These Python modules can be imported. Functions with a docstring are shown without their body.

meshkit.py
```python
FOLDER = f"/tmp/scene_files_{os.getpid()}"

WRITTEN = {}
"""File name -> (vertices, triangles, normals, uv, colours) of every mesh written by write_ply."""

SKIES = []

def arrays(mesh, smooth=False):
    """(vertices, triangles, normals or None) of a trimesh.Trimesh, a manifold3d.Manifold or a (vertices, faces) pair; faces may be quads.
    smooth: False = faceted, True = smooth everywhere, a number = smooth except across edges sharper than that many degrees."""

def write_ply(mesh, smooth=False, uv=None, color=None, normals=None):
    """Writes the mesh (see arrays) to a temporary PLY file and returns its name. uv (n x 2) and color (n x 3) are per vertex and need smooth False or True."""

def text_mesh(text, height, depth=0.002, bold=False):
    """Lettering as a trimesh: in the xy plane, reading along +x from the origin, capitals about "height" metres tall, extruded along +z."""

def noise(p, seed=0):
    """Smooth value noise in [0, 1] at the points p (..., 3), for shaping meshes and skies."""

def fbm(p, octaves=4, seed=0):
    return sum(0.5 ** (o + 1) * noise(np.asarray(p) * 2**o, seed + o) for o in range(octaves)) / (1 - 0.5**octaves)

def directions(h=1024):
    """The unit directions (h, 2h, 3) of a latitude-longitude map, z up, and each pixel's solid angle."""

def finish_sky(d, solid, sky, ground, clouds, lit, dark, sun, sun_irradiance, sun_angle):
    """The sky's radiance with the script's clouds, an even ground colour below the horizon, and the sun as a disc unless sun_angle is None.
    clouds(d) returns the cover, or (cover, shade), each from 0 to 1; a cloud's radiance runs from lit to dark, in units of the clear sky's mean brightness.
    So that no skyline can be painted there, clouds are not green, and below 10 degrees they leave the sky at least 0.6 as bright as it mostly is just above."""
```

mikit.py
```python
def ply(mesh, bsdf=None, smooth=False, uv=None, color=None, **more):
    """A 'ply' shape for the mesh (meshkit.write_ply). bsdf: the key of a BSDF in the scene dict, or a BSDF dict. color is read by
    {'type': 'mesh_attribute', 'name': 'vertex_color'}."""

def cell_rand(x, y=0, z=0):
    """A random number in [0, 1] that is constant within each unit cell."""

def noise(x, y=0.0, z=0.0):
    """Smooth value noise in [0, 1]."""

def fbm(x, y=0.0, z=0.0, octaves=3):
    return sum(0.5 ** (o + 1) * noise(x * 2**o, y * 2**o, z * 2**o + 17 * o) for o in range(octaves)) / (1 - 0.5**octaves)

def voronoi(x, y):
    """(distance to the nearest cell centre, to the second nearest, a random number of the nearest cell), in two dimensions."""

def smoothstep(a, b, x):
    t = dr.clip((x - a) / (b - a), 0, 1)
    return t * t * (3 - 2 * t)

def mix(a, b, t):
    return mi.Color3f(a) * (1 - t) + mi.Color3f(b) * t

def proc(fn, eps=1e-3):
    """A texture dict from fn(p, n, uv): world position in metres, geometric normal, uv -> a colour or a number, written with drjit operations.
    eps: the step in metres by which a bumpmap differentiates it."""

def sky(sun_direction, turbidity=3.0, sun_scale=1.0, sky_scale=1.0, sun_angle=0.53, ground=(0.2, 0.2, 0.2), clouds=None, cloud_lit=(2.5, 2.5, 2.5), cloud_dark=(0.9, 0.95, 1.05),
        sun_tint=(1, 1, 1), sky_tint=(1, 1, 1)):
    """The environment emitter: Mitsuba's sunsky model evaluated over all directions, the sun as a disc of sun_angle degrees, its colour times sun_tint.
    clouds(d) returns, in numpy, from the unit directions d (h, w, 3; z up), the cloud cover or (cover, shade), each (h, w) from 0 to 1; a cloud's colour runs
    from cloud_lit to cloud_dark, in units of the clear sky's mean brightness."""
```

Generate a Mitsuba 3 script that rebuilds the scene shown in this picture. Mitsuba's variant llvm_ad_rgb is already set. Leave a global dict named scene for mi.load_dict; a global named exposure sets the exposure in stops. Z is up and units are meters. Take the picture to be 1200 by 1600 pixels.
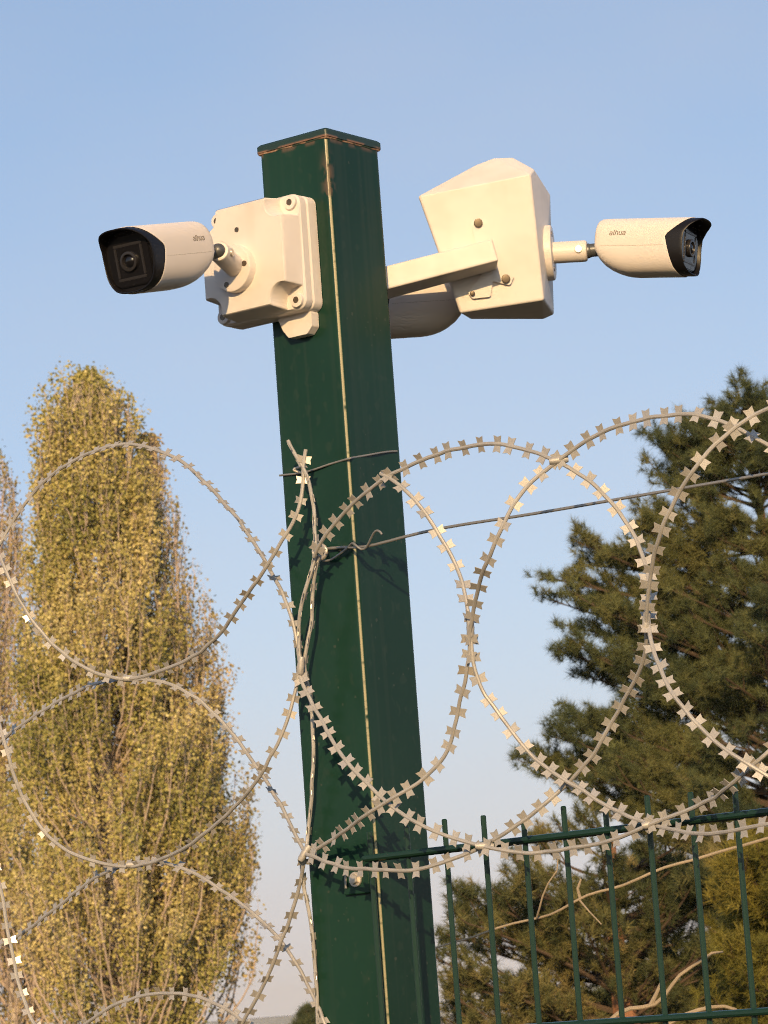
import math, random
import numpy as np, trimesh, manifold3d as m3, mitsuba as mi, drjit as dr
import mikit, meshkit
from shapely.geometry import Polygon, Point, box as sbox
from scipy.interpolate import CubicSpline

# ------------------------------------------------------------------ camera, sky, exposure
FPX, W0, H0 = 5300.0, 1200.0, 1600.0            # focal length in photograph pixels
PITCH, ROLL = math.atan(792 / FPX), math.radians(4.12)
CAM = np.array([0.0, 0.0, 1.62])
FW = np.array([0, math.cos(PITCH), math.sin(PITCH)])
R0, U0 = np.array([1.0, 0, 0]), np.array([0, -math.sin(PITCH), math.cos(PITCH)])
RT = math.cos(ROLL) * R0 - math.sin(ROLL) * U0
UP = math.sin(ROLL) * R0 + math.cos(ROLL) * U0
T = mi.ScalarTransform4f
scene, labels = {}, {}
scene['camera'] = {'type': 'thinlens', 'aperture_radius': 0.00125, 'focus_distance': 3.75, 'fov': math.degrees(2 * math.atan(W0 / 2 / FPX)), 'fov_axis': 'x', 'near_clip': 0.1, 'far_clip': 20000.0,
                   'to_world': T().look_at(origin=CAM.tolist(), target=(CAM + FW).tolist(), up=UP.tolist())}
SUN = (-0.075, -0.945, 0.315)
def sky_haze(d):
    el = np.degrees(np.arcsin(np.clip(d[..., 2], 0, 1)))
    wisp = meshkit.fbm(np.stack([d[..., 0] * 5, d[..., 1] * 5, d[..., 2] * 9], -1), 4, 3)
    return np.clip(1.0 * np.exp(-(el / 6.2) ** 1.15) + 0.24 * np.clip((wisp - 0.45) * 2.5, 0, 1), 0, 0.92)
scene['sky_light'] = mikit.sky(SUN, turbidity=4.2, sun_scale=1.0, sky_scale=1.13, sun_tint=(1.0, 0.92, 0.80), sky_tint=(0.92, 1.0, 1.20), clouds=sky_haze, cloud_lit=(1.62, 1.55, 1.58), ground=(0.035, 0.03, 0.025))
exposure = 2.28

# ------------------------------------------------------------------ helpers
def px(x, y, z):
    return CAM + z * (FW + (x - W0 / 2) / FPX * RT + (H0 / 2 - y) / FPX * UP)
def project(p):
    d = np.asarray(p, float) - CAM
    z = d @ FW
    return W0 / 2 + d @ RT / z * FPX, H0 / 2 - d @ UP / z * FPX, z
def on_plane(x, y, p0, n):
    d = px(x, y, 1.0) - CAM
    return CAM + d * ((p0 - CAM) @ n / (d @ n))
def unit(v):
    v = np.asarray(v, float)
    return v / np.linalg.norm(v)
def frame(o, ex, ez):
    """4x4 whose x axis is ex, z axis as near ez as can be, origin o"""
    ex = unit(ex); ey = unit(np.cross(ez, ex)); ez = np.cross(ex, ey)
    m = np.eye(4); m[:3, 0], m[:3, 1], m[:3, 2], m[:3, 3] = ex, ey, ez, o
    return m
def frame_z(o, ez, ex=(0, 0, 1)):
    ez = unit(ez); ex = np.asarray(ex, float)
    if abs(unit(ex) @ ez) > 0.95: ex = np.array([1.0, 0, 0])
    ex = unit(ex - ez * (ex @ ez)); ey = np.cross(ez, ex)
    m = np.eye(4); m[:3, 0], m[:3, 1], m[:3, 2], m[:3, 3] = ex, ey, ez, o
    return m
def tm(mesh):
    if hasattr(mesh, 'to_mesh'):
        a = mesh.to_mesh(); return trimesh.Trimesh(a.vert_properties[:, :3], a.tri_verts, process=False)
    return mesh
def moved(mesh, m):
    mesh = tm(mesh).copy(); mesh.apply_transform(m); return mesh
def free_key(key):
    if key not in scene and key not in USED: USED.add(key); return key
    i = 1
    while f'{key}_{i:03d}' in USED: i += 1
    k = f'{key}_{i:03d}'; USED.add(k); return k
USED = set()
def obj(name, mesh, bsdf, parent=None, smooth=35, color=None, **more):
    key = free_key((parent + '__' if parent else '') + name)
    scene[key] = mikit.ply(tm(mesh), bsdf, smooth=(False if smooth is None else smooth), color=color, **more)
    return key
def thing(name, label, cat, group=None):
    key = free_key(name); tag(key, label, cat, group); return key
def tag(key, label=None, cat=None, group=None, kind=None):
    d = labels.setdefault(key, {})
    for k, v in (('label', label), ('category', cat), ('group', group), ('kind', kind)):
        if v: d[k] = v
def tube(pts, rad, n=8, cap=True):
    pts = np.asarray(pts, float); k = len(pts)
    rad = np.full(k, rad) if np.isscalar(rad) else np.asarray(rad, float)
    t = np.gradient(pts, axis=0); t /= np.linalg.norm(t, axis=1, keepdims=True) + 1e-12
    a = np.cross(t[0], [0.31, 0.2, 0.93]); a /= np.linalg.norm(a)
    ang = np.arange(n) * 2 * math.pi / n
    V = []
    for i in range(k):
        a = a - t[i] * (a @ t[i]); a /= np.linalg.norm(a) + 1e-12
        b = np.cross(t[i], a)
        V.append(pts[i] + rad[i] * (np.cos(ang)[:, None] * a + np.sin(ang)[:, None] * b))
    V = np.vstack(V); i, j = np.meshgrid(np.arange(k - 1), np.arange(n), indexing='ij')
    p, q = i * n + j, i * n + (j + 1) % n
    F = np.concatenate([np.stack([p, q, q + n], -1).reshape(-1, 3), np.stack([p, q + n, p + n], -1).reshape(-1, 3)])
    if cap:
        c0 = len(V); V = np.vstack([V, pts[:1], pts[-1:]])
        r = np.arange(n); F = np.vstack([F, np.stack([np.full(n, c0), (r + 1) % n, r], -1), np.stack([np.full(n, c0 + 1), (k - 1) * n + r, (k - 1) * n + (r + 1) % n], -1)])
    return trimesh.Trimesh(V, F, process=False)
def spline(pts, step):
    pts = np.asarray(pts, float)
    s = np.r_[0, np.cumsum(np.linalg.norm(np.diff(pts, axis=0), axis=1))]
    cs = CubicSpline(s, pts)
    fine = cs(np.linspace(0, s[-1], 1500))
    L = np.r_[0, np.cumsum(np.linalg.norm(np.diff(fine, axis=0), axis=1))]
    n = max(3, int(L[-1] / step) + 1); at = np.linspace(0, L[-1], n)
    return np.stack([np.interp(at, L, fine[:, k]) for k in range(3)], 1)
def rhull(points, r, seg=12):
    return m3.Manifold.batch_hull([m3.Manifold.sphere(r, seg).translate(list(map(float, p))) for p in points])
def rbox(sx, sy, sz, r):
    return rhull([(a * (sx / 2 - r), b * (sy / 2 - r), c * (sz / 2 - r)) for a in (-1, 1) for b in (-1, 1) for c in (-1, 1)], r)
def cyl(r, h, n=40, bevel=0.0):
    """along z from 0 to h, top edge bevelled"""
    if bevel <= 0: return m3.Manifold.cylinder(h, r, r, n)
    prof = [(0, 0), (r, 0), (r, h - bevel), (r - 0.3 * bevel, h - 0.3 * bevel), (r - bevel, h), (0, h)]
    return m3.Manifold.revolve(m3.CrossSection([prof]), n)
def cross(poly):
    poly = poly if poly.exterior.is_ccw else Polygon(list(poly.exterior.coords)[::-1])
    return m3.CrossSection([np.array(poly.exterior.coords)[:-1].tolist()])

# ------------------------------------------------------------------ materials
def rgb(*c): return {'type': 'rgb', 'value': list(c)}
def two(b): return {'type': 'twosided', 'bsdf': b}
def mat(name, color, rough=0.5, metallic=0.0, **kw):
    scene[name] = two({'type': 'principled', 'base_color': color if isinstance(color, dict) else rgb(*color), 'roughness': rough, 'metallic': metallic, **kw})
    return name

# post geometry first, the paint's rust follows it
D = 3.81
edge = px(561.5, 950, D)                          # a point of the front edge of the post
AL = math.radians(37)                            # the left face stands at this angle to the picture
DL = np.array([-math.cos(AL), math.sin(AL), 0])  # along the left face, away from the front edge
DR = np.array([math.sin(AL), math.cos(AL), 0])   # along the right face, away from the front edge
NL, NR = -DR, -DL                                # outward normals of the left and right faces
EDGE = np.array([edge[0], edge[1], 0])
PW = 0.1
def edge_height(y):
    lo, hi = 0.0, 6.0
    for _ in range(50):
        m = (lo + hi) / 2
        if project(EDGE + [0, 0, m])[1] > y: lo = m
        else: hi = m
    return lo
ZTOP = edge_height(213)
CX, CY = (EDGE + (DL + DR) * PW / 2)[:2]

def post_color(p, n, uv):
    s = mikit.fbm(p.x * 9, p.y * 9, p.z * 5, 4)
    fine = mikit.fbm(p.x * 120, p.y * 120, p.z * 60, 3)
    c = mikit.mix((0.0068, 0.0295, 0.0205), (0.0096, 0.0365, 0.0255), mikit.smoothstep(0.3, 0.7, s))
    c = mikit.mix(c, (0.024, 0.044, 0.032), mikit.smoothstep(0.62, 0.78, fine) * 0.35)
    streak = mikit.fbm(p.x * 130, p.y * 130, p.z * 1.6, 3)
    c = mikit.mix(c, (0.030, 0.046, 0.036), mikit.smoothstep(0.52, 0.75, streak) * 0.2)
    spot = mikit.noise(p.x * 260, p.y * 260, p.z * 150) * mikit.smoothstep(0.5, 0.62, mikit.noise(p.x * 21, p.y * 21, p.z * 12))
    c = mikit.mix(c, (0.07, 0.075, 0.06), mikit.smoothstep(0.86, 0.93, spot) * 0.45)
    # rust that creeps down from the cap weld and a worn patch beside the front edge
    low = mikit.noise(p.x * 75, p.y * 75, p.z * 40)
    rust = mikit.smoothstep(0.0, 1.0, (p.z - (ZTOP - 0.0075)) / 0.005) * mikit.smoothstep(0.38, 0.55, low)
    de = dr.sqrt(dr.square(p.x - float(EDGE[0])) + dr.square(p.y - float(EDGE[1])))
    worn = mikit.smoothstep(0.016, 0.003, de + 0.008 * (fine - 0.5)) * mikit.smoothstep(0.045, 0.012, dr.abs(p.z - (ZTOP - 0.052))) * mikit.smoothstep(0.4, 0.55, fine)
    # sun glint on the front edge, painted in as a pale broken line
    edge_glint = mikit.smoothstep(0.0034, 0.0022, de) * mikit.smoothstep(0.18, 0.42, mikit.noise(p.x * 40, p.y * 40, p.z * 45) * 0.5 + mikit.noise(p.x * 10, p.y * 10, p.z * 230) * 0.5)
    c = mikit.mix(c, (0.44, 0.41, 0.27), edge_glint * 0.8)
    r = dr.clip(rust + worn, 0, 1)
    c = mikit.mix(c, mikit.mix((0.055, 0.035, 0.024), (0.14, 0.10, 0.075), fine), r * 0.75)
    return c
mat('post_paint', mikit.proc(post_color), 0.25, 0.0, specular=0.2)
def cap_color(p, n, uv):
    a = mikit.fbm(p.x * 60, p.y * 60, p.z * 60, 3)
    c = mikit.mix((0.010, 0.028, 0.024), (0.013, 0.034, 0.03), a)
    under = mikit.smoothstep(float(ZTOP + 0.0035), float(ZTOP + 0.0005), p.z) * mikit.smoothstep(0.42, 0.56, a)
    return mikit.mix(c, (0.20, 0.11, 0.07), under)
mat('cap_paint', mikit.proc(cap_color), 0.45)
mat('fence_paint', (0.009, 0.032, 0.022), 0.28, 0.0, specular=0.4)
def white_color(p, n, uv):
    a = mikit.fbm(p.x * 22, p.y * 22, p.z * 22, 3)
    return mikit.mix((0.63, 0.585, 0.55), (0.57, 0.52, 0.475), mikit.smoothstep(0.45, 0.75, a) * 0.6 + 0.5 * mikit.smoothstep(0.5, 0.85, mikit.fbm(p.x * 55, p.y * 55, p.z * 5, 2)))
def shell_color(p, n, uv):
    return mikit.mix((0.63, 0.585, 0.55), (0.58, 0.53, 0.49), mikit.fbm(p.x * 9, p.y * 9, p.z * 9, 2))
mat('white_coat', mikit.proc(shell_color), 0.42, 0.0, specular=0.4)
mat('box_coat', mikit.proc(white_color), 0.5, 0.0, specular=0.35)
mat('shell_seam', (0.42, 0.39, 0.34), 0.6)
mat('black_plastic', (0.0065, 0.006, 0.007), 0.40, 0.0, specular=0.3)
mat('black_window', (0.006, 0.006, 0.008), 0.12, 0.0, specular=0.5)
mat('lens_trim', (0.018, 0.017, 0.019), 0.3, 0.0)
mat('dark_joint', (0.10, 0.105, 0.11), 0.4, 0.4)
mat('screw_steel', (0.13, 0.105, 0.08), 0.45, 0.7)
mat('print_grey', (0.20, 0.17, 0.14), 0.6)
def zinc_color(p, n, uv):
    a = mikit.noise(p.x * 90, p.y * 90, p.z * 90)
    return mikit.mix((0.32, 0.315, 0.305), (0.41, 0.40, 0.385), a)
mat('zinc', mikit.proc(zinc_color), 0.55, 0.3)
mat('zinc_bright', (0.55, 0.51, 0.45), 0.36, 0.6)
mat('wire_steel', (0.30, 0.30, 0.29), 0.45, 0.6)
def bark_pale(p, n, uv):
    a = mikit.fbm(p.x * 8, p.y * 8, p.z * 3, 3)
    return mikit.mix((0.30, 0.25, 0.20), (0.52, 0.46, 0.40), a)
mat('poplar_bark', mikit.proc(bark_pale), 0.85)
mat('poplar_twig', (0.44, 0.36, 0.31), 0.85)
def bark_pine(p, n, uv):
    a = mikit.fbm(p.x * 10, p.y * 10, p.z * 4, 3)
    return mikit.mix((0.12, 0.06, 0.035), (0.30, 0.15, 0.085), a)
mat('pine_bark', mikit.proc(bark_pine), 0.9)
mat('pine_twig', (0.075, 0.052, 0.036), 0.9)
def leaf_mat(name, trans):
    scene[name] = {'type': 'principledthin', 'base_color': {'type': 'mesh_attribute', 'name': 'vertex_color'}, 'roughness': 0.55, 'diff_trans': trans, 'spec_trans': 0.0}
leaf_mat('leaf', 0.4)
leaf_mat('needle', 0.35)
def stem_color(p, n, uv):
    return mikit.mix((0.20, 0.165, 0.115), (0.34, 0.28, 0.20), mikit.fbm(p.x * 40, p.y * 40, p.z * 40, 3))
mat('dry_bark', mikit.proc(stem_color), 0.8)
def ground_color(p, n, uv):
    a = mikit.fbm(p.x * 0.4, p.y * 0.4, 0.0, 4)
    return mikit.mix((0.03, 0.028, 0.015), (0.05, 0.042, 0.025), a)
mat('dry_grass', mikit.proc(ground_color), 0.95)
mat('hill_wood', (0.05, 0.06, 0.035), 0.95)

# ------------------------------------------------------------------ setting
g = trimesh.Trimesh([[-6800, -6800, 0], [6800, -6800, 0], [6800, 6800, 0], [-6800, 6800, 0]], [[0, 1, 2], [0, 2, 3]], process=False)
tag(obj('ground', g, 'dry_grass', smooth=None), 'dry grassy ground below the fence', kind='structure')
xs = np.linspace(-2600, 2600, 160); hv, hf = [], []
for i, x in enumerate(xs):
    h = 11 + 13 * meshkit.fbm(np.array([[x / 420, 0.3, 0]]), 4, 5)[0]
    for dy, hh in ((-500, -1), (0, h), (700, -1)): hv.append((x, 5200 + dy, hh))
for i in range(len(xs) - 1):
    for j in range(2):
        a = i * 3 + j; hf += [(a, a + 3, a + 4), (a, a + 4, a + 1)]
tag(obj('hills', trimesh.Trimesh(hv, hf, process=False), 'hill_wood', smooth=True), 'low blue hills on the horizon', kind='structure')

# ------------------------------------------------------------------ the post
post = thing('fence_post', 'tall square dark green steel post with a flat cap and rust under it', 'post')
def rsquare(s, r, n=8):
    return sbox(-s / 2 + r, -s / 2 + r, s / 2 - r, s / 2 - r).buffer(r, quad_segs=n)
PM = np.eye(4); PM[:3, 0], PM[:3, 1], PM[:3, 2] = NR, -NL, (0, 0, 1); PM[:3, 3] = (CX, CY, 0)
shaft = m3.Manifold.extrude(cross(rsquare(PW, 0.0058)), ZTOP + 0.05).translate([0, 0, -0.05])
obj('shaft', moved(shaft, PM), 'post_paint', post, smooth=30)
cp = rsquare(PW + 0.005, 0.004)
cap = m3.Manifold.extrude(cross(cp), 0.0075).translate([0, 0, ZTOP + 0.0005]) + m3.Manifold.extrude(cross(cp), 0.0025, scale_top=(0.95, 0.95)).translate([0, 0, ZTOP + 0.008])
obj('cap', moved(cap, PM), 'cap_paint', post, smooth=30)
# weld bead under the cap
bead = []
for s in np.linspace(0, 4, 161)[:-1]:
    q, t = int(s), s % 1; h = PW / 2 + 0.0006
    a = [(-h, -h), (h, -h), (h, h), (-h, h), (-h, -h)]
    x = a[q][0] * (1 - t) + a[q + 1][0] * t; y = a[q][1] * (1 - t) + a[q + 1][1] * t
    bead.append((x * .985, y * .985, ZTOP - 0.0004 + 0.0003 * math.sin(s * 23)))
bead.append(bead[0])
def weld_color(p, n, uv):
    a = mikit.noise(p.x * 110, p.y * 110, p.z * 20)
    return mikit.mix((0.018, 0.04, 0.03), mikit.mix((0.17, 0.085, 0.055), (0.34, 0.24, 0.17), mikit.noise(p.x * 300, p.y * 300, 3.0)), mikit.smoothstep(0.36, 0.52, a))
mat('weld_rust', mikit.proc(weld_color), 0.85)
obj('weld', moved(tube(bead, 0.0015, 6, cap=False), PM), 'weld_rust', post)
LEFT0 = EDGE.copy(); RIGHT0 = EDGE.copy()
def on_left(x, y, off=0.0): return on_plane(x, y, LEFT0 + NL * off, NL)
def on_right(x, y, off=0.0): return on_plane(x, y, RIGHT0 + NR * off, NR)

# ------------------------------------------------------------------ mesh fence right of the post
AF = math.radians(43)
DF = np.array([math.cos(AF), -math.sin(AF), 0])      # along the fence, towards the right and the camera
NF = np.array([-math.sin(AF), -math.cos(AF), 0])     # towards the camera's side
F0 = on_left(584, 1340, 0.014)
def fence_at(x, y, off=0.0): return on_plane(x, y, F0 + NF * off, NF)
def fence_depth(x, y=1330): return project(fence_at(x, y))[2]
fence = thing('mesh_fence_panel', 'dark green mesh fence panel fixed to the post, upright bars above its top rail', 'fence')
zr1 = fence_at(880, 1306)[2]; zr2 = fence_at(1110, 1586)[2]
dzr = zr1 - zr2
PX0, PX1 = 580.5, 638.5
t0 = (fence_at(PX0, 1350) - F0) @ DF; t_all = [t0]
ts = [(fence_at(x, y) - F0) @ DF for x, y in ((580.5, 1350), (641, 1350), (704, 1350), (767, 1350), (829, 1350), (893, 1350), (957, 1350), (1024, 1350), (1090, 1350), (1158, 1350))]
step = (ts[-1] - ts[0]) / 9
tops = [1297, 1290, 1284, 1272, 1265, 1258, 1250, 1240, 1240, 1240]
ztip = np.mean([fence_at(x, y)[2] for x, y in ((701, 1284), (763, 1272), (886, 1258), (952, 1251))])
rng = np.random.default_rng(4)
for i in range(17):
    b = F0 + DF * (ts[0] + step * i)
    zt = ztip + rng.normal(0, 0.0012)
    pts = [b + [0, 0, z] for z in (0.02, 0.6, 1.2, zt - 0.0015, zt)] - np.array([0, 0, F0[2]]) * 1.0 + 0
    pts = [np.array([p[0], p[1], z]) for p, z in zip(pts, (0.02, 0.6, 1.2, zt - 0.0012, zt))]
    obj('upright_bar', tube(pts, [0.0031, 0.0031, 0.0031, 0.0031, 0.0022], 10), 'fence_paint', fence)
tl, tr = (fence_at(574, 1342) - F0) @ DF, ts[0] + step * 16.2
z = zr1; k = 0
while z > 0.05:
    for off in (0.0066, -0.0066):
        a = F0 + DF * tl + NF * off; c = F0 + DF * tr + NF * off
        a[2] = c[2] = z
        obj('horizontal_bar', tube([a, a + (c - a) * 0.004, a + (c - a) * 0.5, c], [0.0030, 0.0038, 0.0038, 0.0038], 10), 'fence_paint', fence)
    z -= dzr
# clamp that holds the panel to the post
q = on_left(557, 1374, 0.0)
clamp = free_key('fence_post__clamp')
cm = frame(on_left(559, 1376, 0.003), NR, (0, 0, 1))
scene[clamp] = mikit.ply(moved(rbox(0.036, 0.006, 0.030, 0.0015), cm), 'post_paint', smooth=30)
bolt = rhull([(0, 0, 0.002)], 0.001, 8)
bm = frame_z(on_left(556, 1374, 0.006), NL)
bolt = cyl(0.0085, 0.002, 28, 0.0006) + cyl(0.0058, 0.0065, 6, 0.001)
obj('bolt', moved(bolt, bm), 'zinc_bright', clamp, smooth=30)
pin = tube([on_left(539.5, 1362, 0.008), on_left(540.5, 1388, 0.008)], 0.0014, 8)
obj('pin', pin, 'wire_steel', clamp)

# ------------------------------------------------------------------ security cameras
def bullet(rear, front, up, label, side, mount):
    """rear, front: points on the axis 133 mm apart (rear end, visor tip); side: +1/-1, the side that carries the lettering"""
    key = thing('security_camera', label, 'security camera', 'bullet security cameras')
    ex = unit(front - rear); s = np.linalg.norm(front - rear) / 0.133
    M = frame(rear, ex, up) @ np.diag([s, s, s, 1.0])
    A, B, NN = 0.0335, 0.0345, 72
    ang = (np.arange(NN) + 0.5) / NN * 2 * math.pi
    sup = lambda c, e: np.sign(c) * np.abs(c) ** (2 / e)
    Y, Z = A * sup(np.cos(ang), 2.9), B * sup(np.sin(ang), 2.9)
    Y = Y * (1 - 0.06 * np.clip(-Z / B, 0, 1))
    zz = Z / B
    cut = np.interp(zz, [-1, -0.8, 0.0, 0.28, 0.92, 1], [0.102, 0.099, 0.0915, 0.0895, 0.1145, 0.117])
    rim = np.interp(zz, [-1, -0.75, 0.0, 0.42, 0.68, 0.9, 1], [0.1165, 0.1135, 0.1115, 0.1130, 0.1190, 0.1275, 0.1295])
    def shape(x, sc=1.0):
        x = np.broadcast_to(x, (NN,))
        dx = np.clip(x, 0, 0.046)
        low = 1 - 0.80 * (1 - np.sqrt(np.clip(1 - ((0.046 - dx) / 0.046) ** 2, 0, 1)))
        z = np.where(Z < 0, Z * low, Z)
        return np.stack([x, Y * sc, z * sc], 1)
    def loft(rings, cap0=True, cap1=True):
        V = np.vstack(rings); k = len(rings)
        i, j = np.meshgrid(np.arange(k - 1), np.arange(NN), indexing='ij')
        p, q = i * NN + j, i * NN + (j + 1) % NN
        F = np.concatenate([np.stack([p, q + NN, q], -1).reshape(-1, 3), np.stack([p, p + NN, q + NN], -1).reshape(-1, 3)])
        r = np.arange(NN)
        if cap0:
            V = np.vstack([V, rings[0].mean(0)]); F = np.vstack([F, np.stack([np.full(NN, len(V) - 1), r, (r + 1) % NN], -1)])
        if cap1:
            V = np.vstack([V, rings[-1].mean(0)]); b = (k - 1) * NN
            F = np.vstack([F, np.stack([np.full(NN, len(V) - 1), b + (r + 1) % NN, b + r], -1)])
        return trimesh.Trimesh(V, F[:, ::-1], process=False)
    rings = [shape(0.0, 0.78), shape(0.0, 0.90), shape(0.0012, 0.955), shape(0.0045, 0.99), shape(0.009, 1.0)]
    for t in np.linspace(0, 1, 14)[1:]: rings.append(shape(0.009 + (cut - 0.009) * t))
    rings += [shape(cut + 0.0006, 0.985), shape(cut - 0.002, 0.962), shape(cut - 0.006, 0.955)]
    sh = loft(rings, cap1=False)
    obj('shell', moved(sh, M), 'white_coat', key, smooth=40)
    br = [shape(cut - 0.006, 0.968)] + [shape((cut - 0.006) + (rim - cut + 0.006) * t, 0.972) for t in (0.3, 0.6, 0.85)]
    br += [shape(rim - 0.0008, 0.968), shape(rim, 0.95), shape(rim - 0.0004, 0.925), shape(rim - 0.003, 0.905), shape(np.minimum(rim - 0.004, 0.1072 + 0.001 * zz), 0.885)]
    obj('front_hood', moved(loft(br), M), 'black_plastic', key, smooth=40)
    def plate(sy, sz, cy, cz, r, x, h):
        poly = sbox(cy - sy / 2 + r, cz - sz / 2 + r, cy + sy / 2 - r, cz + sz / 2 - r).buffer(r, quad_segs=6)
        e = tm(m3.Manifold.extrude(cross(poly), h * 0.6) + m3.Manifold.extrude(cross(poly.buffer(-h * 0.4)), h))
        R = np.eye(4); R[:3, 0], R[:3, 1], R[:3, 2] = (0, 1, 0), (0, 0, 1), (1, 0, 0); R[0, 3] = x
        e.apply_transform(R); return e
    obj('window', moved(plate(0.052, 0.052, 0, -0.0005, 0.012, 0.1072, 0.0022), M), 'black_window', key, smooth=25)
    ring = trimesh.util.concatenate([plate(0.036, 0.003, 0, 0.0165, 0.0012, 0.1092, 0.0014), plate(0.036, 0.003, 0, -0.0185, 0.0012, 0.1092, 0.0014),
                                     plate(0.003, 0.031, -0.0165, -0.001, 0.0012, 0.1092, 0.0013), plate(0.003, 0.031, 0.0165, -0.001, 0.0012, 0.1092, 0.0013)])
    obj('lamp_frame', moved(ring, M), 'lens_trim', key, smooth=25)
    RX = np.eye(4); RX[:3, 0], RX[:3, 1], RX[:3, 2] = (0, 1, 0), (0, 0, 1), (1, 0, 0); RX[:3, 3] = (0.1092, 0, -0.001)
    tubem = cyl(0.0105, 0.004, 40, 0.001) - m3.Manifold.cylinder(0.004, 0.0068, 0.0078, 40).translate([0, 0, 0.0008])
    lens = obj('lens', moved(moved(tubem, RX), M), 'lens_trim', key, smooth=30)
    ball = m3.Manifold.sphere(0.009, 40).trim_by_plane([0, 0, 1], 0.0062).translate([0, 0, -0.0052])
    obj('glass', moved(moved(ball, RX), M), 'black_window', lens, smooth=40)
    # seam along the visible side, and the lettering on the shell
    def side_y(z): return A * (1 - np.clip(np.abs(z) / B, 0, 1) ** 2.9) ** (1 / 2.9)
    for sd in (1, -1):
        pts = [(x, sd * (side_y(-0.0022) - 0.00005), -0.0022) for x in np.linspace(0.008, 0.0895, 9)]
        obj('seam', moved(tube(pts, 0.00028, 6), M), 'shell_seam', key)
    if side:
        txt = meshkit.text_mesh('alhua', 0.0072, 0.0005, bold=True); v = np.array(txt.vertices)
        v[:, 0] += 0.16 * v[:, 1]
        w = v[:, 0].max(); s_ = 0.0215 / w; v[:, :2] *= s_
        x = (0.019 + v[:, 0]) if side < 0 else (0.0385 - v[:, 0])
        z_ = v[:, 1] + 0.0105
        y = side * (side_y(z_) + 0.00005 + v[:, 2] * 0.5)
        o = trimesh.Trimesh(np.stack([x, y, z_], 1), txt.faces, process=False)
        obj('lettering', moved(o, M), 'print_grey', key, smooth=None)
    mount(key, M)
    return key

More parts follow.
